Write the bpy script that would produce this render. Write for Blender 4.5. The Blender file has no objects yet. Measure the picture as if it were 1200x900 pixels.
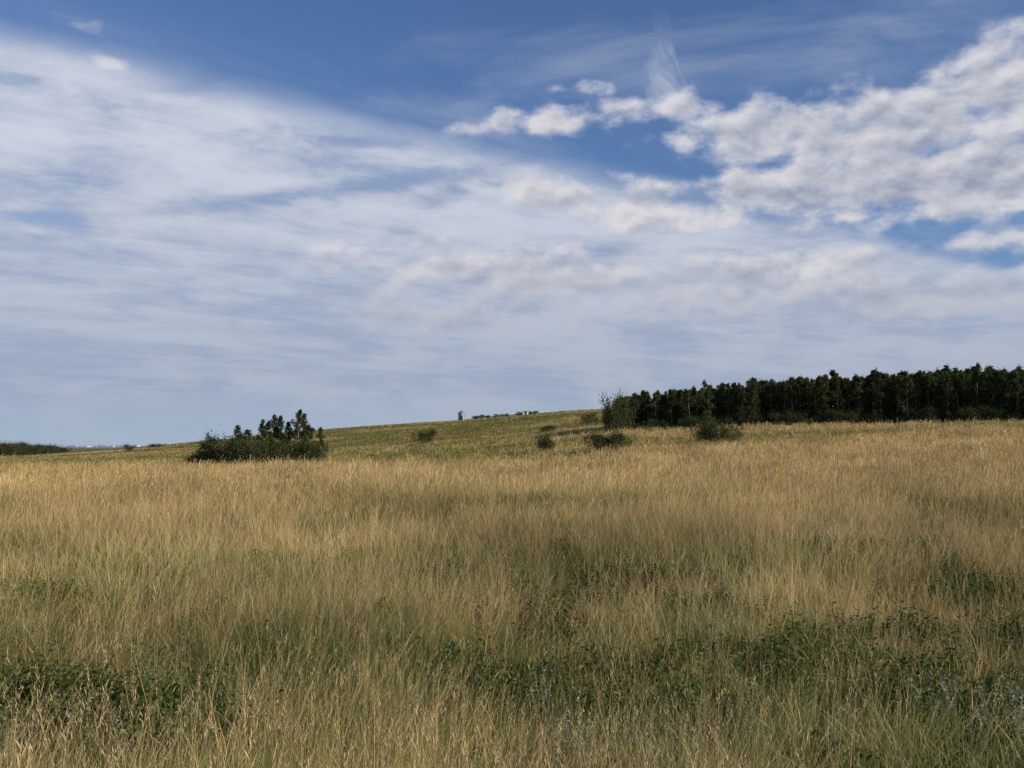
import bpy, math, random
import numpy as np
from mathutils import Vector
random.seed(7); rng=np.random.default_rng(11)
scene=bpy.context.scene
F=1167.0; CAMZ=1.6; PITCH=math.atan(72/F)
SUN_AZ=math.radians(112)   # clockwise from view direction (+Y)
SUN_EL=math.radians(23)

def ray(px,py):
    u=(px-600)/F; v=(450-py)/F
    y=math.cos(PITCH)-v*math.sin(PITCH); z=math.sin(PITCH)+v*math.cos(PITCH)
    az=math.atan2(u,y); return az, z/math.hypot(u,y)

# ---------------- noise -----------------
_grid=rng.random((256,256))
def vnoise(x,y):
    x=np.asarray(x,float); y=np.asarray(y,float)
    xi=np.floor(x).astype(int); yi=np.floor(y).astype(int)
    fx=x-xi; fy=y-yi; fx=fx*fx*(3-2*fx); fy=fy*fy*(3-2*fy)
    g=lambda a,b:_grid[a%256,b%256]
    return (g(xi,yi)*(1-fx)+g(xi+1,yi)*fx)*(1-fy)+(g(xi,yi+1)*(1-fx)+g(xi+1,yi+1)*fx)*fy
def fbm(x,y,o=4):
    s=0;a=.5;t=0
    for i in range(o):
        s=s+a*vnoise(x*2**i+17.3*i,y*2**i+5.1*i); t+=a; a*=.5
    return s/t
# ---------------- terrain ----------------
DS=[0.5,6,20,60,90,130,180,250,400,520,800,1500,3000,9000]
TAB={ # ground heights by direction
 -200:[554,548,549,548,544,538,536,532,528,525,523.5],
 0:   [553,546,547,546,542,536,534,531,527,525,523.5],
 110: [552,545,545,543,538,531,528,529,527,525,523.5],
 200: [552,543,541,538,533,524,519,525,527,525,523.5],
 300: [551,542,538,533,526,511,509,518,525,525,523.5],
 400: [550,540,534,528,519,501,500,512,523,525,523.5],
 500: [549,539,530,522,511,495,495,508,522,525,523.5],
 600: [548,537,524,513,502,487,489,505,520,525,523.5],
 690: [547,534,516,500,490,478,481,500,518,525,523.5],
 850: [545,530,511,495,486,478,482,500,518,525,523.5],
 1000:[543,525,507,493,485,480,484,500,518,525,523.5],
 1200:[540,517,500,488,480,478,484,500,518,525,523.5],
 1400:[537,514,497,485,478,476,484,500,518,525,523.5]}
kn=sorted(TAB)
kaz=[ray(p,522)[0] for p in kn]
Z=np.zeros((len(kn),len(DS)))
GH=[.30,.32,.32,.25,.1,0,0,0,0,0,0]
for i,p in enumerate(kn):
    for j,py in enumerate(TAB[p]):
        Z[i,j+3]=CAMZ-GH[j]+DS[j+3]*ray(p,py)[1]
    Z[i,2]=Z[i,3]*0.2; Z[i,1]=0; Z[i,0]=0
azg=np.radians(np.arange(-180,181,1.0)); lg=np.linspace(math.log(0.5),math.log(9000),160)
T1=np.array([np.interp(lg,np.log(DS),Z[i]) for i in range(len(kn))])
T=np.array([[np.interp(a,kaz,T1[:,j]) for j in range(len(lg))] for a in azg])
for k in range(6):
    T=(np.roll(T,1,0)+2*T+np.roll(T,-1,0))/4
    P=np.pad(T,((0,0),(1,1)),mode='edge'); T=(P[:,:-2]+2*T+P[:,2:])/4
def hgt(x,y):
    x=np.asarray(x,float); y=np.asarray(y,float)
    d=np.maximum(np.hypot(x,y),0.5); a=np.arctan2(x,y)
    fa=(np.degrees(a)+180); ia=np.clip(fa.astype(int),0,359); ta=fa-ia
    fl=(np.log(d)-lg[0])/(lg[1]-lg[0]); il=np.clip(fl.astype(int),0,158); tl=np.clip(fl-il,0,1)
    z=(T[ia,il]*(1-ta)+T[ia+1,il]*ta)*(1-tl)+(T[ia,il+1]*(1-ta)+T[ia+1,il+1]*ta)*tl
    amp=np.clip(d/60,0,1)
    z=z+(fbm(x/14+50,y/14+50,3)-.5)*0.30*amp+(fbm(x/60+9,y/60+31,3)-.5)*1.0*np.clip((d-60)/250,0,1)
    z=z+(fbm(x/1.7,y/1.7,2)-.5)*0.18
    return z
patches=[(.9,9.2,1.0),(1.9,6.3,.9),(2.8,5.8,1.0),(4.2,9.4,1.0),(-2.7,5.6,.7),(-1.8,5.2,.4),(.2,7.4,.4),(3.5,7.4,.9),(-4.9,9.6,.6),(1.6,11.4,.8),(4.6,13,1.1),(3.6,5.4,.9),(-3.8,6.2,.5),(2.6,7.0,.9),(2.3,5.0,.7),(-3.0,4.9,.5)]
def inpatch(x,y):
    s=np.zeros_like(x)
    for cx,cy,r in patches: s=np.maximum(s,np.clip(1.5-np.hypot(x-cx,y-cy)/r,0,1))
    return s*np.clip((fbm(x*1.7+4,y*1.7,3)-.25)*4,0,1)
def greenness(x,y):
    """0 dry .. 1 lush, in world metres"""
    d=np.hypot(x,y); a=np.degrees(np.arctan2(x,y))
    n=fbm(x/2.6+3,y/4+8,4)
    g=np.clip((n-.43)*4,0.06,.85)*np.clip(1.25-d/42,0.08,1)
    g=np.maximum(g,np.clip((10.5-d)/4.0,0,.95)*np.clip((fbm(x/1.3,y/1.3,3)-.22)*4,0.2,1))
    n2=fbm(x/30+3.7,y/22+1.2,4)
    left=np.clip((11-a)/8,0,1)
    mid=np.clip((d-70)/16,0,1)*np.clip((200-d)/60,0,1)*left
    far=np.clip((d-120)/40,0,1)
    g=np.maximum(g,mid*np.clip((n2-.22)*4.5,0.15,.95))
    g=np.maximum(g,far*np.clip((n2-.42)*8,0.10,.9))
    for (px,py,dd,rx,rd) in [(590,503,300,28,55),(415,520,240,14,50),(840,512,128,30,9),(560,528,118,45,10)]:
        az,_=ray(px,py); cx,cy=dd*math.sin(az),dd*math.cos(az)
        r=((x-cx)/rx)**2+((y-cy)/rd)**2
        g=np.maximum(g,np.clip(1.3-r,0,1)*np.clip(n2*1.9,0,1))
    return g
def new_mesh_obj(name,V,Fc,mat=None,cols=None,smooth=False,link=True):
    me=bpy.data.meshes.new(name); me.from_pydata([tuple(v) for v in V],[],[tuple(int(i) for i in f) for f in Fc])
    if cols is not None:
        at=me.color_attributes.new("Col",'FLOAT_COLOR','POINT')
        c=np.ones((len(V),4),np.float32); c[:,:3]=np.asarray(cols); at.data.foreach_set("color",c.ravel())
    if smooth: me.polygons.foreach_set("use_smooth",[True]*len(me.polygons))
    if mat: me.materials.append(mat)
    me.update(); ob=bpy.data.objects.new(name,me)
    if link: scene.collection.objects.link(ob)
    return ob
def quads_obj(name,V,Q,cols,mat):
    me=bpy.data.meshes.new(name); nv,nf=len(V),len(Q)
    me.vertices.add(nv); me.vertices.foreach_set('co',V.astype(np.float32).ravel())
    me.loops.add(nf*4); me.loops.foreach_set('vertex_index',Q.astype(np.int32).ravel())
    me.polygons.add(nf); me.polygons.foreach_set('loop_start',np.arange(0,nf*4,4,dtype=np.int32))
    try: me.polygons.foreach_set('loop_total',np.full(nf,4,np.int32))
    except Exception: pass
    at=me.color_attributes.new("Col",'FLOAT_COLOR','POINT')
    c=np.ones((nv,4),np.float32); c[:,:3]=cols; at.data.foreach_set("color",c.ravel())
    me.materials.append(mat); me.update(calc_edges=True)
    ob=bpy.data.objects.new(name,me); scene.collection.objects.link(ob); return ob
# ---------------- node helper ----------------
class NT:
    def __init__(s,t): s.t=t; s.n=t.nodes; s.l=t.links
    def set(s,sock,v):
        if isinstance(v,bpy.types.NodeSocket): s.l.new(v,sock)
        else: sock.default_value=v
    def m(s,op,a,b=None,c=None,clamp=False):
        n=s.n.new('ShaderNodeMath'); n.operation=op; n.use_clamp=clamp
        s.set(n.inputs[0],a)
        if b is not None: s.set(n.inputs[1],b)
        if c is not None: s.set(n.inputs[2],c)
        return n.outputs[0]
    def rng(s,v,a,b,c=0.,d=1.,smooth=True):
        n=s.n.new('ShaderNodeMapRange'); n.interpolation_type='SMOOTHSTEP' if smooth else 'LINEAR'
        s.set(n.inputs[0],v)
        for i,q in enumerate((a,b,c,d)): s.set(n.inputs[i+1],q)
        return n.outputs[0]
    def comb(s,x,y,z=0.):
        n=s.n.new('ShaderNodeCombineXYZ')
        for i,q in enumerate((x,y,z)): s.set(n.inputs[i],q)
        return n.outputs[0]
    def noise(s,vec,scale,detail=5,rough=.5,dist=0.,dim='3D'):
        n=s.n.new('ShaderNodeTexNoise'); n.noise_dimensions=dim; s.set(n.inputs['Vector'],vec)
        n.inputs['Scale'].default_value=scale; n.inputs['Detail'].default_value=detail
        n.inputs['Roughness'].default_value=rough; n.inputs['Distortion'].default_value=dist
        return n.outputs[0]
    def mix(s,f,a,b,mode='MIX'):
        n=s.n.new('ShaderNodeMix'); n.data_type='RGBA'; n.blend_type=mode
        s.set(n.inputs[0],f)
        for k,q in ((6,a),(7,b)):
            s.set(n.inputs[k],q if isinstance(q,bpy.types.NodeSocket) else (*q,1))
        return n.outputs[2]
def mat_new(name):
    m=bpy.data.materials.new(name); m.use_nodes=True; m.node_tree.nodes.clear(); return m,NT(m.node_tree)
def leafy(name,trans=.35,var=0.):
    m,t=mat_new(name)
    at=t.n.new('ShaderNodeAttribute'); at.attribute_name='Col'; c=at.outputs['Color']
    if var:
        oi=t.n.new('ShaderNodeObjectInfo')
        k=t.rng(oi.outputs['Random'],0.,1.,1-var,1+var,False); c=t.mix(1.,c,t.comb(k,k,k),'MULTIPLY')
    d=t.n.new('ShaderNodeBsdfDiffuse'); tr=t.n.new('ShaderNodeBsdfTranslucent'); mx=t.n.new('ShaderNodeMixShader')
    t.l.new(c,d.inputs[0]); t.l.new(c,tr.inputs[0]); mx.inputs[0].default_value=trans
    t.l.new(d.outputs[0],mx.inputs[1]); t.l.new(tr.outputs[0],mx.inputs[2])
    o=t.n.new('ShaderNodeOutputMaterial'); t.l.new(mx.outputs[0],o.inputs[0]); return m
M_grass=leafy('grass_mat',.35)
M_green=leafy('weed_mat',.3,.25)
M_leaf=leafy('foliage_mat',.25,.25)
def plain(name,col,rough=.8,metal=0,var=.15,scale=2.):
    m,t=mat_new(name); b=t.n.new('ShaderNodeBsdfPrincipled')
    tc=t.n.new('ShaderNodeTexCoord'); n=t.noise(tc.outputs['Object'],scale,5)
    c=t.mix(n,tuple(q*(1-var) for q in col),tuple(min(1,q*(1+var)) for q in col))
    t.l.new(c,b.inputs['Base Color']); b.inputs['Roughness'].default_value=rough; b.inputs['Metallic'].default_value=metal
    o=t.n.new('ShaderNodeOutputMaterial'); t.l.new(b.outputs[0],o.inputs[0]); return m

# ---------------- ground ----------------
aa=np.radians(np.concatenate([np.arange(-180,-40,1.5),np.arange(-40,40,.2),np.arange(40,180,1.5)]))
rr=np.concatenate([[0.3],np.exp(np.linspace(math.log(.8),math.log(9000),230))])
A,R=np.meshgrid(aa,rr,indexing='ij'); X=R*np.sin(A); Y=R*np.cos(A); ZZ=hgt(X,Y)
V=np.stack([X.ravel(),Y.ravel(),ZZ.ravel()],1); na,nr=len(aa),len(rr)
ii,jj=np.meshgrid(np.arange(na),np.arange(nr-1),indexing='ij'); i2=(ii+1)%na
Q=np.stack([ii*nr+jj,ii*nr+jj+1,i2*nr+jj+1,i2*nr+jj],-1).reshape(-1,4)
c0=len(V); V=np.vstack([V,[[0,0,float(hgt(0,0))]]])
Fc=[tuple(q) for q in Q.tolist()]+[(c0,i*nr,((i+1)%na)*nr) for i in range(na)]
G=greenness(V[:,0],V[:,1]); D=np.hypot(V[:,0],V[:,1])
dry=np.array([.33,.235,.10]); grn=np.array([.095,.112,.032])
base=dry*(1-G[:,None])+grn*G[:,None]
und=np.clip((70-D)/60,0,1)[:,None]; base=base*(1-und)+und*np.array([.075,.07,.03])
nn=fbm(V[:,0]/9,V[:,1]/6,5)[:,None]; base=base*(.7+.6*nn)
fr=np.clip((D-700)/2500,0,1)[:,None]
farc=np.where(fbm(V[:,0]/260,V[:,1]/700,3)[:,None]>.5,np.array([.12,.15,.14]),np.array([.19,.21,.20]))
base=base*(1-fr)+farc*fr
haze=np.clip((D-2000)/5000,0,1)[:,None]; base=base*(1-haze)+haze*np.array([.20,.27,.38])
m,t=mat_new('ground_mat')
at=t.n.new('ShaderNodeAttribute'); at.attribute_name='Col'; ge=t.n.new('ShaderNodeNewGeometry')
n1=t.noise(ge.outputs['Position'],.9,8,.7); n2=t.noise(ge.outputs['Position'],.07,6,.6)
k=t.m('MULTIPLY',t.rng(n1,.25,.75,.65,1.35,False),t.rng(n2,.3,.7,.75,1.25,False))
c=t.mix(1.,at.outputs['Color'],t.comb(k,k,k),'MULTIPLY')
b=t.n.new('ShaderNodeBsdfDiffuse'); t.l.new(c,b.inputs[0])
bp=t.n.new('ShaderNodeBump'); bp.inputs['Strength'].default_value=.6; bp.inputs['Distance'].default_value=.3; t.l.new(n1,bp.inputs['Height']); t.l.new(bp.outputs[0],b.inputs['Normal'])
o=t.n.new('ShaderNodeOutputMaterial'); t.l.new(b.outputs[0],o.inputs[0])
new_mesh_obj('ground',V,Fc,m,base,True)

# ---------------- grass: one real blade mesh per band ----------------
def sample(n_target,d0,d1,amax,expo):
    u=rng.random(n_target); k=2-expo
    d=(d0**k+u*(d1**k-d0**k))**(1/k) if abs(k)>1e-6 else d0*(d1/d0)**u
    a=np.radians(rng.uniform(-amax,amax,n_target)); return d*np.sin(a),d*np.cos(a),d
STRAW=np.array([(.68,.49,.21),(.56,.39,.15),(.72,.555,.285),(.48,.33,.13),(.44,.345,.14),(.77,.63,.38)])
GREEN=np.array([(.19,.24,.06),(.13,.18,.045),(.26,.29,.09),(.34,.33,.12),(.09,.15,.035),(.20,.265,.12)])
OLIVE=np.array([(.27,.26,.08),(.19,.21,.06),(.32,.29,.09),(.23,.24,.07),(.15,.185,.045),(.37,.32,.12)])
def ribbons(x,y,z,h,w,dx,dy,col,basec,ts,ws,facing):
    n=len(x); m=len(ts); ts=np.array(ts); ws=np.array(ws)
    q=ts**1.9
    cx=x[:,None]+dx[:,None]*q; cy=y[:,None]+dy[:,None]*q
    bend=np.clip(np.hypot(dx,dy)/h,0,1.2)[:,None]
    cz=z[:,None]-.03+h[:,None]*(ts-.30*bend*q)
    sx=np.cos(facing)[:,None]*w[:,None]*ws/2; sy=np.sin(facing)[:,None]*w[:,None]*ws/2
    V=np.empty((n,m,2,3)); V[:,:,0,0]=cx-sx; V[:,:,0,1]=cy-sy; V[:,:,1,0]=cx+sx; V[:,:,1,1]=cy+sy; V[:,:,:,2]=cz[:,:,None]
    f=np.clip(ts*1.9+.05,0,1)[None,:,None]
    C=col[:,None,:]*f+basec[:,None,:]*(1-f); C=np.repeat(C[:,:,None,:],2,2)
    b0=(np.arange(n)*m*2)[:,None]+np.arange(m-1)[None]*2
    Q=np.stack([b0,b0+1,b0+3,b0+2],-1).reshape(-1,4)
    tip=(cx[:,-1],cy[:,-1],cz[:,-1],cx[:,-2],cy[:,-2],cz[:,-2])
    return V.reshape(-1,3),Q,C.reshape(-1,3),tip
class Acc:
    def __init__(s): s.V=[];s.Q=[];s.C=[];s.n=0
    def add(s,V,Q,C): s.V.append(V);s.Q.append(Q+s.n);s.C.append(C);s.n+=len(V)
    def make(s,name,mat): return quads_obj(name,np.concatenate(s.V),np.concatenate(s.Q),np.concatenate(s.C),mat)
def grass_band(acc,nclump,per,d0,d1,expo,amax,wmin,wk,kind):
    x,y,d=sample(nclump,d0,d1,amax,expo)
    g=greenness(x,y); pt=inpatch(x,y); dens=np.clip((fbm(x*1.3+7,y*1.3,3)-.30)*3.6,.12,1); dens=np.where(d<30,dens,1)
    if kind=='stalk': keep=(rng.random(nclump)>np.maximum(pt*.85,np.where(d>60,g*.95,g*.4)))&(rng.random(nclump)<dens)
    elif kind=='leaf': keep=(rng.random(nclump)>np.maximum(pt*.6,np.where(d>60,g*.6,g*.5)))&(rng.random(nclump)<dens)
    else: keep=rng.random(nclump)<(g+.14+pt*.3)
    x,y,d,g=x[keep],y[keep],d[keep],g[keep]; nc=len(x)
    hc=(.52+1.05*fbm(x/1.5,y/1.5,3)*rng.uniform(.5,1.6,nc))*(1-.35*pt[keep])
    tone=.44+1.1*fbm(x/2.6+9,y/5+2,4)*rng.uniform(.8,1.2,nc)
    tint=rng.random(nc)
    i=np.repeat(np.arange(nc),rng.integers(max(1,per//2),per*3//2+1,nc)); n=len(i)
    rad=(.05 if kind!='green' else .12)*(1+d[i]/14)
    th=rng.uniform(0,6.283,n); rr_=rad*np.sqrt(rng.random(n))*rng.uniform(.4,1.3,n)
    bx=x[i]+rr_*np.cos(th); by=y[i]+rr_*np.sin(th); bz=hgt(bx,by); dd=d[i]
    gust=fbm(bx/4,by/4,2)-.32
    if kind=='stalk':
        h=rng.uniform(.32,.66,n)*hc[i]*np.where(rng.random(n)<.06,1.3,1); lean=rng.uniform(.04,.38,n); w=np.maximum(wmin,dd*wk)*rng.uniform(.6,1.2,n)
    elif kind=='leaf':
        h=rng.uniform(.14,.48,n)*hc[i]; lean=rng.uniform(.12,.9,n); w=np.maximum(wmin,dd*wk)*rng.uniform(.6,1.4,n)
    else:
        h=rng.uniform(.10,.38,n)*hc[i]; lean=rng.uniform(.1,.7,n); w=np.maximum(wmin,dd*wk)*rng.uniform(.7,1.4,n)
    th2=th+rng.normal(0,.6,n)
    dx=np.cos(th2)*lean*h+h*(.24*gust*2+rng.normal(0,.06,n)); dy=np.sin(th2)*lean*h
    isg=rng.random(n)< (g[i]*.5+.03 if kind!='green' else .93)
    if kind=='stalk': isg=rng.random(n)<g[i]*.15+.02
    k1=(tint[i]*len(STRAW)*.999).astype(int); k2=rng.integers(0,len(STRAW),n)
    kg=(tint[i]*5.99).astype(int); kr=rng.integers(0,6,n); fo=np.clip((dd-25)/50,0,1)[:,None]
    cs=(STRAW[k1]+STRAW[k2])/2; cg=(GREEN[kg]+GREEN[kr])/2*(1-fo)+(OLIVE[kg]+OLIVE[kr])/2*fo
    col=np.where(isg[:,None],cg,cs)*rng.uniform(.7,1.22,n)[:,None]*tone[i][:,None]
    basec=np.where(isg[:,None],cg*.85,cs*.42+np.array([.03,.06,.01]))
    fac=rng.uniform(0,6.283,n)
    if kind=='stalk':
        near=dd<16
        for sel,ts,ws in ((near,[0,.35,.7,1.],[.55,.5,.4,.25]),(~near,[0,.5,.82,.92,1.],[.5,.45,.4,.9,.2])):
            if sel.sum()==0: continue
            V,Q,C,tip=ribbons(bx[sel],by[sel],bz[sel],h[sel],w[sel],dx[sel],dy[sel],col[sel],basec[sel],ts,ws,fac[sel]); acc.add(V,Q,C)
            if sel is near:
                hs=np.where(rng.random(len(tip[0]))<.55)[0]
                tx,ty,tz,ux,uy,uz=[q[hs] for q in tip]; m=len(tx)
                hv=rng.uniform(.10,.26,m); hw=rng.uniform(.0022,.0055,m); sp=8
                hc_=(np.array([.72,.57,.36])*rng.uniform(.75,1.15,m)[:,None]*np.array([1,.97,.95])**rng.uniform(0,3,m)[:,None])
                Vs=np.empty((m,sp,4,3)); dvec=np.stack([tx-ux,ty-uy,tz-uz],1); dn=dvec/np.linalg.norm(dvec,axis=1)[:,None]
                tipv=np.stack([tx,ty,tz],1); ln=h[sel][hs]*hv
                for s in range(sp):
                    p=tipv-dn*(ln*(s/sp)*1.0-.01)[:,None]
                    aa_=rng.uniform(0,6.283,m); side=np.stack([np.cos(aa_)*.6,np.sin(aa_)*.6,np.full(m,1.1)],1)
                    sl=(ln*.13+hw)*(.45+.7*math.sin(math.pi*(s+.5)/sp)); q=p+side*sl[:,None]*.75
                    pr=np.cross(dn,side); pr/=np.linalg.norm(pr,axis=1)[:,None]+1e-9; pr*=hw[:,None]*.28
                    Vs[:,s,0]=p; Vs[:,s,1]=(p+q)/2+pr; Vs[:,s,2]=q; Vs[:,s,3]=(p+q)/2-pr
                Qs=np.arange(m*sp*4).reshape(-1,4); Cs=np.repeat(hc_,sp*4,0)*rng.uniform(.85,1.15,(m*sp*4,1))
                acc.add(Vs.reshape(-1,3),Qs,Cs)
    else:
        near=dd<20
        for sel,ts,ws in ((near,[0,.35,.7,1.],[.8,1.,.7,.06]),(~near,[0,.55,1.],[.9,.85,.1])):
            if sel.sum()==0: continue
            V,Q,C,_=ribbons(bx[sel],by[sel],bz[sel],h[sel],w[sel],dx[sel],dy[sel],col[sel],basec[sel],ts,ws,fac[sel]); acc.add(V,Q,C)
a1=Acc()
grass_band(a1,22000,15,2.2,30,1.75,36,.0028,.00036,'leaf')
grass_band(a1,13000,8,2.2,30,1.5,36,.0021,.00036,'stalk')
a1.make('dry_grass',M_grass)
a2=Acc()
grass_band(a2,20000,9,28,200,1.75,34,.01,.00050,'leaf')
grass_band(a2,26000,8,28,170,1.6,34,.01,.00042,'stalk')
a2.make('meadow_grass',M_grass)
a3=Acc()
grass_band(a3,25000,14,2.2,30,1.8,36,.0031,.00040,'green')
grass_band(a3,30000,8,28,330,1.35,34,.01,.00045,'green')
a3.make('green_grass',M_grass)
a4=Acc()
grass_band(a4,16000,6,180,430,.6,32,.05,.00035,'leaf')
a4.make('hill_grass',M_grass)

# ---------------- weeds (instanced models) ----------------
def forb(name,n,h,leaf,pal,mat,stemc=(.08,.09,.03)):
    V=[];Fc=[];C=[]
    def leafq(p,dr,sz,wd,col):
        dr=dr.normalized(); s=dr.cross(Vector((random.gauss(0,.4),random.gauss(0,.4),1))).normalized()*wd
        a=p; b=p+dr*sz*.5+s; c=p+dr*sz; d=p+dr*sz*.5-s; i=len(V)
        c=c-Vector((0,0,sz*.2))
        V.extend([a,b,c,d]); Fc.append((i,i+1,i+2,i+3)); C.extend([col]*4)
    for k in range(n):
        bx,by=random.gauss(0,.1),random.gauss(0,.1); hh=h*random.uniform(.5,1.1)
        tx,ty=random.gauss(0,.09),random.gauss(0,.09)
        i=len(V); w=.003
        for u in (0,1): 
            V.append(Vector((bx+tx*u-w,by+ty*u,hh*u-.02))); V.append(Vector((bx+tx*u+w,by+ty*u,hh*u-.02))); C.extend([stemc]*2)
        Fc.append((i,i+1,i+3,i+2))
        nl=int(hh/leaf*3.5)
        for j in range(nl):
            u=(j+1)/nl; p=Vector((bx+tx*u,by+ty*u,hh*u)); a=random.random()*6.28
            col=np.array(random.choice(pal))*random.uniform(.7,1.3)
            leafq(p,Vector((math.cos(a),math.sin(a),random.uniform(0,.9))),leaf*random.uniform(.6,1.2),leaf*random.uniform(.22,.36),col)
    return new_mesh_obj(name,V,Fc,mat,C,link=False)
def coll(name,obs):
    c=bpy.data.collections.new(name)
    for o in obs: c.objects.link(o)
    return c
Cforb=coll('weed_models',[forb('weed',14,.28,.05,[(.06,.105,.024),(.09,.14,.036),(.045,.085,.02),(.115,.15,.045)],M_green) for _ in range(5)]
     +[forb('weed',9,.24,.04,[(.15,.085,.035),(.08,.12,.03),(.17,.12,.045),(.07,.11,.03),(.06,.10,.03)],M_green)])
Csage=coll('sage_models',[forb('sage',9,.40,.028,[(.26,.30,.20),(.32,.35,.25),(.20,.25,.15)],M_green,(.2,.2,.14)) for _ in range(3)])
def scatter(name,colx,P,rot,scl,idx):
    me=bpy.data.meshes.new(name); n=len(P); me.vertices.add(n); me.vertices.foreach_set('co',np.asarray(P,np.float32).ravel())
    a=me.attributes.new('rot','FLOAT_VECTOR','POINT'); a.data.foreach_set('vector',np.asarray(rot,np.float32).ravel())
    a=me.attributes.new('scl','FLOAT_VECTOR','POINT'); a.data.foreach_set('vector',np.asarray(scl,np.float32).ravel())
    a=me.attributes.new('idx','INT','POINT'); a.data.foreach_set('value',np.asarray(idx,np.int32))
    me.update(); ob=bpy.data.objects.new(name,me); scene.collection.objects.link(ob)
    g=bpy.data.node_groups.new(name+'_gn','GeometryNodeTree')
    g.interface.new_socket('Geometry',in_out='INPUT',socket_type='NodeSocketGeometry')
    g.interface.new_socket('Geometry',in_out='OUTPUT',socket_type='NodeSocketGeometry')
    N=g.nodes; gi=N.new('NodeGroupInput'); go=N.new('NodeGroupOutput'); ip=N.new('GeometryNodeInstanceOnPoints')
    ci=N.new('GeometryNodeCollectionInfo'); ci.inputs['Collection'].default_value=colx
    ci.inputs['Separate Children'].default_value=True; ci.inputs['Reset Children'].default_value=True
    def na(nm,ty):
        q=N.new('GeometryNodeInputNamedAttribute'); q.data_type=ty; q.inputs['Name'].default_value=nm
        return [s for s in q.outputs if s.enabled and s.name=='Attribute'][0]
    L=g.links; L.new(gi.outputs[0],ip.inputs['Points']); L.new(ci.outputs[0],ip.inputs['Instance'])
    ip.inputs['Pick Instance'].default_value=True
    L.new(na('idx','INT'),ip.inputs['Instance Index']); L.new(na('rot','FLOAT_VECTOR'),ip.inputs['Rotation']); L.new(na('scl','FLOAT_VECTOR'),ip.inputs['Scale'])
    L.new(ip.outputs[0],go.inputs[0])
    md=ob.modifiers.new('scatter','NODES'); md.node_group=g
    return ob
def place(name,colx,nv,x,y,sx,sz,tilt=.08):
    n=len(x); z=hgt(x,y)
    rot=np.stack([rng.normal(0,tilt,n),rng.normal(0,tilt,n),rng.uniform(0,6.28,n)],1)
    scatter(name,colx,np.stack([x,y,z],1),rot,np.stack([sx,sx,sz],1),rng.integers(0,nv,n))
x,y,d=sample(8000,2,22,38,1.0); g=inpatch(x,y)*.85+greenness(x,y)*.08*(d<14); keep=rng.random(len(x))<g; x,y,d=x[keep],y[keep],d[keep]
place('leafy_weeds',Cforb,6,x,y,rng.uniform(.7,1.3,len(x)),rng.uniform(.6,1.15,len(x)),.15)
x,y,d=sample(3000,3.5,9,38,1.0)
g=np.clip(1.2-np.hypot(x-2.6,y-5.0)/.6,0,1)*.22+np.clip(1-np.hypot(x+2.3,y-5.0)/.5,0,1)*.2+np.clip(1-np.hypot(x-1,y-5.0)/.8,0,1)*.08+.004
keep=rng.random(len(x))<g; x,y,d=x[keep],y[keep],d[keep]
place('sage_plants',Csage,3,x,y,rng.uniform(.5,.9,len(x)),rng.uniform(.6,1.1,len(x)),.15)

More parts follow.
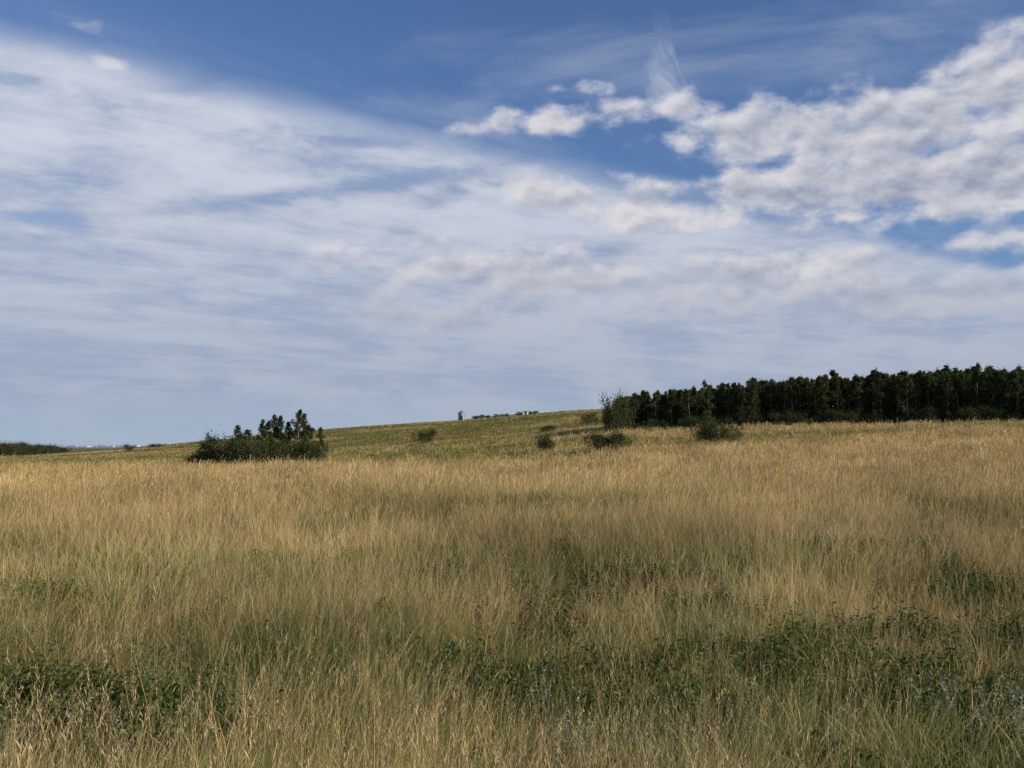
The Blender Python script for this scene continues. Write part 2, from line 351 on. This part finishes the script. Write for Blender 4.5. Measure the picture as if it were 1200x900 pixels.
# ---------------- trees ----------------
def tube(V,Fc,pts,rads,n=6):
    s=len(V)
    for k,(p,r) in enumerate(zip(pts,rads)):
        q=pts[min(k+1,len(pts)-1)]-pts[max(k-1,0)]; q.normalize()
        u=q.orthogonal().normalized(); w=q.cross(u)
        for i in range(n):
            a=6.2832*i/n; V.append(p+(u*math.cos(a)+w*math.sin(a))*r)
    for k in range(len(pts)-1):
        for i in range(n):
            Fc.append((s+k*n+i,s+k*n+(i+1)%n,s+(k+1)*n+(i+1)%n,s+(k+1)*n+i))
def tree_mesh(name,H,CR,base,nl,leafn,leafs,pal,stems=1,shape='aspen',trunkc=(.35,.33,.28),tap=.45):
    V=[];Fc=[];cl=[]
    for s in range(stems):
        ox,oy=(0,0) if stems==1 else (random.gauss(0,CR*.28),random.gauss(0,CR*.28))
        h=H*(1 if s==0 else random.uniform(.65,.98)); lx,ly=(random.gauss(0,.03*H),random.gauss(0,.03*H))
        if stems>1: lx+=ox*1.2; ly+=oy*1.2
        pts=[Vector((ox+lx*u*u+random.gauss(0,.008*H)*(u>0),oy+ly*u*u,h*u-.15*(u==0))) for u in (0,.2,.4,.6,.8,.97)]
        r0=.014*H if stems==1 else .009*H
        tube(V,Fc,pts,[r0*q for q in (1.2,.95,.75,.5,.3,.08)])
        for k in range(nl):
            u=base+(1-base)*((k+random.random())/nl)
            if u>.97: u=.97
            f=u*5; i=min(4,int(f)); 
            p=pts[i].lerp(pts[i+1],min(1,f-i))
            uu=(u-base)/(1-base)
            if shape=='aspen': prof=math.sin(math.pi*min(1,(uu*.72+.24)))**.8*(1-tap*uu)
            else: prof=math.sqrt(max(0.03,1-uu*uu))
            R=CR*prof*random.uniform(.4,1.3)/(1 if stems==1 else 1.5); a=random.random()*6.283
            up=R*random.uniform(.3,.9)
            e=p+Vector((math.cos(a)*R,math.sin(a)*R,up)); mdp=p.lerp(e,.5)-Vector((0,0,.05*R))
            tube(V,Fc,[p,mdp,e],[r0*.3,r0*.18,r0*.05],4)
            rr2=.30 if shape!='aspen' else .30*(1-.45*uu)
            for w in (.5,.8,1.0): cl.append((p.lerp(e,w),CR*rr2*random.uniform(.6,1.2)))
        for k in range(3): cl.append((pts[-1]+Vector((random.gauss(0,.05),random.gauss(0,.05),-k*.15*H/5)),CR*.12))
    nb=len(V); C=[np.array(trunkc)*random.uniform(.7,1.2) for _ in range(nb)]
    per=max(3,leafn//len(cl))
    for c,r in cl:
        cc=np.array(random.choice(pal))*random.uniform(.65,1.35)
        for k in range(per):
            p=c+Vector((random.gauss(0,r*.6),random.gauss(0,r*.6),random.gauss(0,r*.7)))
            n=Vector((random.gauss(0,1),random.gauss(0,1),random.gauss(.3,1))).normalized(); u=n.orthogonal().normalized(); w=n.cross(u)
            s=leafs*random.uniform(.5,1.2); th=random.random()*6.28
            u2=u*math.cos(th)+w*math.sin(th); w2=w*math.cos(th)-u*math.sin(th)
            i=len(V); V.extend([p-u2*s*.6,p-w2*s*.38,p+u2*s*.6,p+w2*s*.38]); Fc.append((i,i+1,i+2,i+3))
            C.extend([cc*random.uniform(.8,1.2)]*4)
    return new_mesh_obj(name,V,Fc,M_leaf,C,link=False)
gpal=[(.062,.080,.028),(.050,.066,.024),(.078,.096,.036),(.068,.076,.029)]
shpal=[(.062,.080,.030),(.075,.093,.038),(.050,.066,.026)]
aspens=[tree_mesh('aspen_model',9.0,1.9,.08,26,2400,.27,gpal,tap=.35) for _ in range(7)]
willow=[tree_mesh('shrub_model',3.0,2.1,.05,9,3200,.17,shpal,7,'dome') for _ in range(4)]
Casp=coll('aspen_models',aspens); Cwil=coll('shrub_models',willow)
def W(px,d): 
    a=ray(px,522)[0]; return d*math.sin(a),d*math.cos(a)
P=[];S=[];R_=[];I=[]
for row in range(6):
    px=722+row*3
    while px<1420:
        d=165.5+row*2.8+random.uniform(-1.5,1.5)
        xx,yy=W(px,d)
        hgt_f=np.interp(px,[700,735,770,850,950,1100,1200,1400],[.62,.68,.74,.82,.89,.92,.90,.90])
        s=hgt_f*random.uniform(.82,1.05)*(1.10 if random.random()<.08 else 1)
        P.append((xx,yy,float(hgt(xx,yy)))); S.append((s*random.uniform(.8,1.15),)*2+(s*.93,)); R_.append((random.gauss(0,.04),random.gauss(0,.04),random.random()*6.28)); I.append(random.randrange(7))
        px+=random.uniform(5,16)
scatter('aspen_tree_belt',Casp,P,R_,S,I)
P=[];S=[];R_=[];I=[]
px=725
while px<1420:
    d=163+random.uniform(-1.0,1.5); xx,yy=W(px,d); s=random.uniform(.4,.9)
    P.append((xx,yy,float(hgt(xx,yy)))); S.append((s,s,s*.8)); R_.append((0,0,random.random()*6.28)); I.append(random.randrange(4)); px+=random.uniform(8,28)
scatter('undergrowth',Cwil,P,R_,S,I)
def single(name,mesh_ob,px,d,sxy,sz):
    xx,yy=W(px,d); o=bpy.data.objects.new(name,mesh_ob.data); scene.collection.objects.link(o)
    o.location=(xx,yy,float(hgt(xx,yy))-.05); o.scale=(sxy,sxy,sz); o.rotation_euler=(0,0,random.random()*6.28)
ct=[tree_mesh('aspen_small',5.0,1.1,.06,24,2800,.15,gpal) for _ in range(4)]
for px,d,h,s in [(278,102,3.9,.8),(289,100,3.5,.8),(306,103,4.5,.75),(312,101,4.3,.75),(321,104,5.0,.8),(328,102,4.8,.8),(337,104,4.2,.8),(349,101,5.3,.85),(355,103,5.0,.8),(364,102,3.8,.8),(376,103,3.6,.65)]:
    single('aspen_tree',random.choice(ct),px,d,s,h/5.0)
for px,d,w,h in [(238,103,.55,.5),(250,102,.7,.75),(265,101,.85,.95),(283,99.5,.8,.85),(300,99,.8,.7),(322,99,.8,.75),(345,100,.8,.75),(360,99.5,.6,.65),(370,101,.45,.5),(228,104,.5,.35),
                 (636,108,.40,.65),(643,107,.36,.48),(702,103,.60,.58),(714,102,.8,.62),(727,103,.55,.5),(826,112,.55,.8),(838,112,.72,.78),(853,113,.6,.65),
                 (495,190,.75,.75),(503,192,.7,.85),(152,330,.9,.7),(180,380,1.6,.5),(690,200,1.2,.8),(718,160,.8,1.9),(724,161,.8,1.6),(712,160,.6,1.2),(732,162,.9,1.7),(640,190,.9,.4)]:
    single('willow_shrub',random.choice(willow),px,d,w,h)
P=[];S=[];R_=[];I=[]
px=-160
while px<78:
    d=random.uniform(430,520); xx,yy=W(px,d); s=random.uniform(.7,1.2)*np.interp(px,[30,78],[1,.4])
    P.append((xx,yy,float(hgt(xx,yy)))); S.append((s*2.2,s*2.2,s*1.4)); R_.append((0,0,random.random()*6.28)); I.append(random.randrange(4)); px+=random.uniform(1.5,4)
px=556
while px<628:
    xx,yy=W(px,405+random.uniform(-8,8)); s=random.uniform(.5,1.4)*.32
    P.append((xx,yy,float(hgt(xx,yy)))); S.append((s*1.9,s*1.9,s*1.1)); R_.append((0,0,random.random()*6.28)); I.append(random.randrange(4)); px+=random.uniform(.6,1.6)*3
scatter('distant_tree_line',Cwil,P,R_,S,I)

# ---------------- farm structures on the crest ----------------
M_steel=plain('galvanised_steel_mat',(.30,.32,.35),.6,.2,.2,1.); M_white=plain('white_paint_mat',(.75,.75,.73),.6,0,.08,1.)
M_roof=plain('roof_mat',(.30,.30,.31),.8); M_dark=plain('dark_opening_mat',(.03,.035,.04),.3)
def lathe(name,prof,mat,n=32):
    V=[];Fc=[]
    for r,z in prof:
        for i in range(n): V.append((r*math.cos(6.2832*i/n),r*math.sin(6.2832*i/n),z))
    for k in range(len(prof)-1):
        for i in range(n): Fc.append((k*n+i,k*n+(i+1)%n,(k+1)*n+(i+1)%n,(k+1)*n+i))
    return new_mesh_obj(name,V,Fc,mat)
def box(name,cx,cy,cz,sx,sy,sz,mat):
    V=[(cx+a*sx/2,cy+b_*sy/2,cz+c_*sz/2) for a in(-1,1) for b_ in(-1,1) for c_ in(-1,1)]
    return new_mesh_obj(name,V,[(0,1,3,2),(4,6,7,5),(0,4,5,1),(2,3,7,6),(0,2,6,4),(1,5,7,3)],mat)
def silo(px,d,r,h):
    xx,yy=W(px,d); e=bpy.data.objects.new('grain_silo',None); scene.collection.objects.link(e); e.location=(xx,yy,float(hgt(xx,yy))-.2)
    prof=[]
    k=int(h/.3)
    for i in range(k): z=h*i/k; prof+= [(r,z),(r+.035,z+.15)]
    prof.append((r,h))
    parts=[lathe('corrugated_wall',prof,M_steel),lathe('conical_roof',[(r+.12,h-.05),(r*.25,h+r*.55),(r*.25,h+r*.62),(.02,h+r*.75)],M_steel)]
    parts.append(box('door',0,-r-.05,1.1,.8,.08,1.8,M_dark))
    for s in(-.2,.2): parts.append(box('ladder_rail',r*.7+s,-r*.75,h/2,.05,.05,h,M_roof))
    for i in range(int(h/.4)): parts.append(box('ladder_rung',r*.7,-r*.75-.01,.3+.4*i,.4,.03,.03,M_roof))
    for p in parts: p.parent=e
silo(541,398,1.4,3.3)
def house(px,d,w,l,h):
    xx,yy=W(px,d); e=bpy.data.objects.new('farm_house',None); scene.collection.objects.link(e); e.location=(xx,yy,float(hgt(xx,yy))-.1)
    ps=[box('walls',0,0,h/2,w,l,h,M_white)]
    rh=w*.3; V=[(-w/2-.2,-l/2-.2,h+.01),(w/2+.2,-l/2-.2,h+.01),(0,-l/2-.2,h+rh),(-w/2-.2,l/2+.2,h+.01),(w/2+.2,l/2+.2,h+.01),(0,l/2+.2,h+rh)]
    ps.append(new_mesh_obj('gable_roof',V,[(0,1,2),(3,5,4),(0,2,5,3),(1,4,5,2),(0,3,4,1)],M_white))
    ps.append(box('door',0,-l/2-.02,.95,.8,.06,1.8,M_dark))
    for p in ps: p.parent=e
house(616,396,2.2,3.2,1.7)
V=[];Fc=[];C=[]
for k in range(130):
    px=random.gauss(130,35); d=random.uniform(5200,6800); xx,yy=W(px,d); z=float(hgt(xx,yy)); w=random.uniform(12,45); h=random.uniform(5,11)
    i=len(V)
    for a_ in(-1,1):
        for b_ in(-1,1):
            for c_ in(0,1): V.append((xx+a_*w/2,yy+b_*w/2,z-3+c_*(h+3)))
    Fc+= [tuple(i+q for q in f) for f in [(0,1,3,2),(4,6,7,5),(0,4,5,1),(2,3,7,6),(0,2,6,4),(1,5,7,3)]]
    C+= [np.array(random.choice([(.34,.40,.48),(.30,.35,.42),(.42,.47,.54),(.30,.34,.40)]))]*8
new_mesh_obj('distant_town',V,Fc,M_leaf,C)

# ---------------- sky ----------------
w=bpy.data.worlds.new('sky'); scene.world=w; w.use_nodes=True; w.node_tree.nodes.clear(); t=NT(w.node_tree)
w.cycles.sampling_method='NONE'
sk=t.n.new('ShaderNodeTexSky'); sk.sky_type='NISHITA'; sk.sun_disc=False; sk.sun_elevation=SUN_EL; sk.sun_rotation=SUN_AZ
sk.air_density=1.; sk.dust_density=.6; sk.ozone_density=2.5
tc=t.n.new('ShaderNodeTexCoord'); sp=t.n.new('ShaderNodeSeparateXYZ'); t.l.new(tc.outputs['Generated'],sp.inputs[0])
x,y,z=sp.outputs
zc=t.m('ADD',t.m('MAXIMUM',z,0.),.05)
Px=t.m('DIVIDE',x,zc); Py=t.m('DIVIDE',y,zc); s54,c54=math.sin(math.radians(54)),math.cos(math.radians(54))
a=t.m('ADD',t.m('MULTIPLY',Px,s54),t.m('MULTIPLY',Py,c54)); b=t.m('SUBTRACT',t.m('MULTIPLY',Px,c54),t.m('MULTIPLY',Py,s54))
az=t.m('ARCTAN2',x,y); el=t.m('ARCSINE',z)
AE=t.comb(az,el)
N2='2D'
def blob(px,py,rx,ry,rot,k):
    a0,te=ray(px,py); e0=math.atan(te)
    mp=t.n.new('ShaderNodeMapping'); mp.vector_type='TEXTURE'; t.l.new(AE,mp.inputs[0])
    mp.inputs['Location'].default_value=(a0,e0,0); mp.inputs['Rotation'].default_value=(0,0,-math.radians(rot)); mp.inputs['Scale'].default_value=(rx/F,ry/F,1)
    L=t.n.new('ShaderNodeVectorMath'); L.operation='LENGTH'; t.l.new(mp.outputs[0],L.inputs[0])
    return t.rng(L.outputs['Value'],1.3,0.,0.,k)
def blobs(lst):
    r=None
    for q in lst:
        v=blob(*q); r=v if r is None else t.m('MAXIMUM',r,v)
    return r
wn=t.noise(t.comb(t.m('MULTIPLY',a,.5),b),.9,3,.5,0,N2)
bw=t.m('ADD',b,t.m('MULTIPLY',t.m('SUBTRACT',wn,.5),.45))
edge=t.rng(bw,-2.16,-2.48)
st=t.noise(t.comb(t.m('MULTIPLY_ADD',a,.35,11.),t.m('MULTIPLY',bw,1.2)),1.5,5,.55,.3,N2)
fine=t.noise(t.comb(t.m('MULTIPLY_ADD',a,1.5,31.),t.m('MULTIPLY',b,2.0)),2.0,5,.62,.5,N2)
lump=t.noise(t.comb(t.m('ADD',az,5.),t.m('MULTIPLY',el,2.6)),8.,5,.56,.2,N2)
stv=t.m('ADD',t.m('ADD',t.m('MULTIPLY',st,.33),t.m('MULTIPLY',fine,.25)),t.m('MULTIPLY',lump,.42))
slit=blob(400,222,330,13,-9.5,.55)
stv=t.m('SUBTRACT',stv,t.m('MULTIPLY',slit,.22))
streak=t.rng(stv,.32,.48,.55,1.)
solid=t.rng(el,.26,.17,0.,.94)
streak=t.m('MAXIMUM',streak,solid)
cir=t.m('MULTIPLY',edge,streak)
veil=t.m('MULTIPLY',t.rng(t.noise(t.comb(t.m('MULTIPLY_ADD',a,.7,51.),b),1.1,5,.6,.6,N2),.45,.80),.30)
cir=t.m('MAXIMUM',cir,veil)
K=blobs([(645,142,140,26,-4,.95),(790,125,110,26,0,.80),(900,158,160,50,0,1.0),(1050,150,190,66,-5,1.2),(1190,95,130,64,-10,1.2),(1110,208,280,62,0,1.25),(930,220,200,46,0,1.0),
  (740,240,200,44,3,.85),(620,215,130,28,0,.6),(690,103,60,14,0,.55),(120,31,60,14,5,.45),(125,72,50,11,10,.42),
  (945,318,100,38,0,1.15),(620,325,320,56,2,.9),(860,335,260,50,0,1.0),(1100,345,260,44,0,.9),(560,372,240,34,0,.75),(1220,275,150,34,0,.8)])
wisp=t.m('MULTIPLY',blob(785,92,44,66,-20,.6),t.rng(t.noise(t.comb(t.m('MULTIPLY',t.m('ADD',az,t.m('MULTIPLY',el,.35)),2.0),el),13.,5,.6,.3,N2),.40,.75))
def puff(off):
    v=t.comb(t.m('ADD',az,off[0]),t.m('MULTIPLY',t.m('ADD',el,off[1]),1.8))
    return t.noise(v,19.,6,.52,.0,N2)
p0=puff((3,0)); p1=puff((3-.004,.010))
dn=t.m('ADD',K,t.m('MULTIPLY',t.m('SUBTRACT',p0,.5),2.0))
cum=t.m('MULTIPLY',t.rng(dn,.20,.95),t.rng(K,0.,.35))
dif=t.m('SUBTRACT',p0,p1)
thick=t.rng(dn,.45,1.4)
lit=t.m('ADD',t.m('MULTIPLY',dif,2.6),t.m('SUBTRACT',.82,t.m('MULTIPLY',thick,.50)),clamp=True)
bright=blobs([(945,314,55,24,0,1.),(1180,72,90,36,0,.6),(650,140,120,25,0,.5)])
lit=t.m('ADD',lit,t.m('MULTIPLY',bright,.35),clamp=True)
elp=t.rng(el,0.02,.30,0.,1.,False)
cirb=t.mix(elp,(.40,.45,.56),(.65,.68,.77))
cirg=t.mix(elp,(.32,.38,.51),(.39,.45,.59))
cirC=t.mix(t.rng(stv,.36,.60),cirg,cirb)
cumC=t.mix(lit,(.29,.33,.43),(.70,.69,.72))
lowd=t.rng(el,.21,.12); cumC=t.mix(t.m('MULTIPLY',t.m('MULTIPLY',lowd,.6),t.m('SUBTRACT',1.,bright)),cumC,(.38,.42,.52))
skyc=t.mix(1.,sk.outputs[0],(.68,.81,1.06),'MULTIPLY')
B0=t.n.new('ShaderNodeBackground'); t.l.new(skyc,B0.inputs[0]); B0.inputs[1].default_value=.105
hz=t.rng(el,.20,-.02,0.,1.)
low=t.mix(t.rng(lump,.38,.62),(.32,.40,.54),(.40,.46,.57))
low=t.mix(t.rng(el,.07,0.),low,(.37,.46,.58))
c1=t.mix(t.m('MULTIPLY',cum,.92),cirC,cumC)
c2=t.mix(t.m('MULTIPLY',t.m('POWER',hz,1.4),.92),c1,low)
cir=t.m('MAXIMUM',cir,wisp)
hc=t.rng(el,.18,.03)
cov=t.m('SUBTRACT',1.,t.m('MULTIPLY',t.m('SUBTRACT',1.,t.m('MULTIPLY',cir,.94)),t.m('MULTIPLY',t.m('SUBTRACT',1.,t.m('MULTIPLY',cum,.95)),t.m('SUBTRACT',1.,hc))))
B1=t.n.new('ShaderNodeBackground'); t.l.new(c2,B1.inputs[0]); B1.inputs[1].default_value=1.
mx=t.n.new('ShaderNodeMixShader'); t.l.new(cov,mx.inputs[0]); t.l.new(B0.outputs[0],mx.inputs[1]); t.l.new(B1.outputs[0],mx.inputs[2])
o=t.n.new('ShaderNodeOutputWorld'); t.l.new(mx.outputs[0],o.inputs[0])

sl=bpy.data.lights.new('sun','SUN'); sl.energy=4.9; sl.angle=math.radians(.5); sl.color=(1,.85,.66)
so=bpy.data.objects.new('sun',sl); scene.collection.objects.link(so)
sd=Vector((math.sin(SUN_AZ)*math.cos(SUN_EL),math.cos(SUN_AZ)*math.cos(SUN_EL),math.sin(SUN_EL)))
so.rotation_euler=sd.to_track_quat('Z','Y').to_euler()
cam=bpy.data.cameras.new('camera'); co=bpy.data.objects.new('camera',cam); scene.collection.objects.link(co)
cam.lens=35.01; cam.sensor_width=36; cam.clip_end=20000; cam.clip_start=.05
co.location=(0,0,CAMZ); co.rotation_euler=(math.pi/2+PITCH,0,0); scene.camera=co
scene.view_settings.view_transform='Standard'; scene.view_settings.look='None'; scene.view_settings.exposure=0
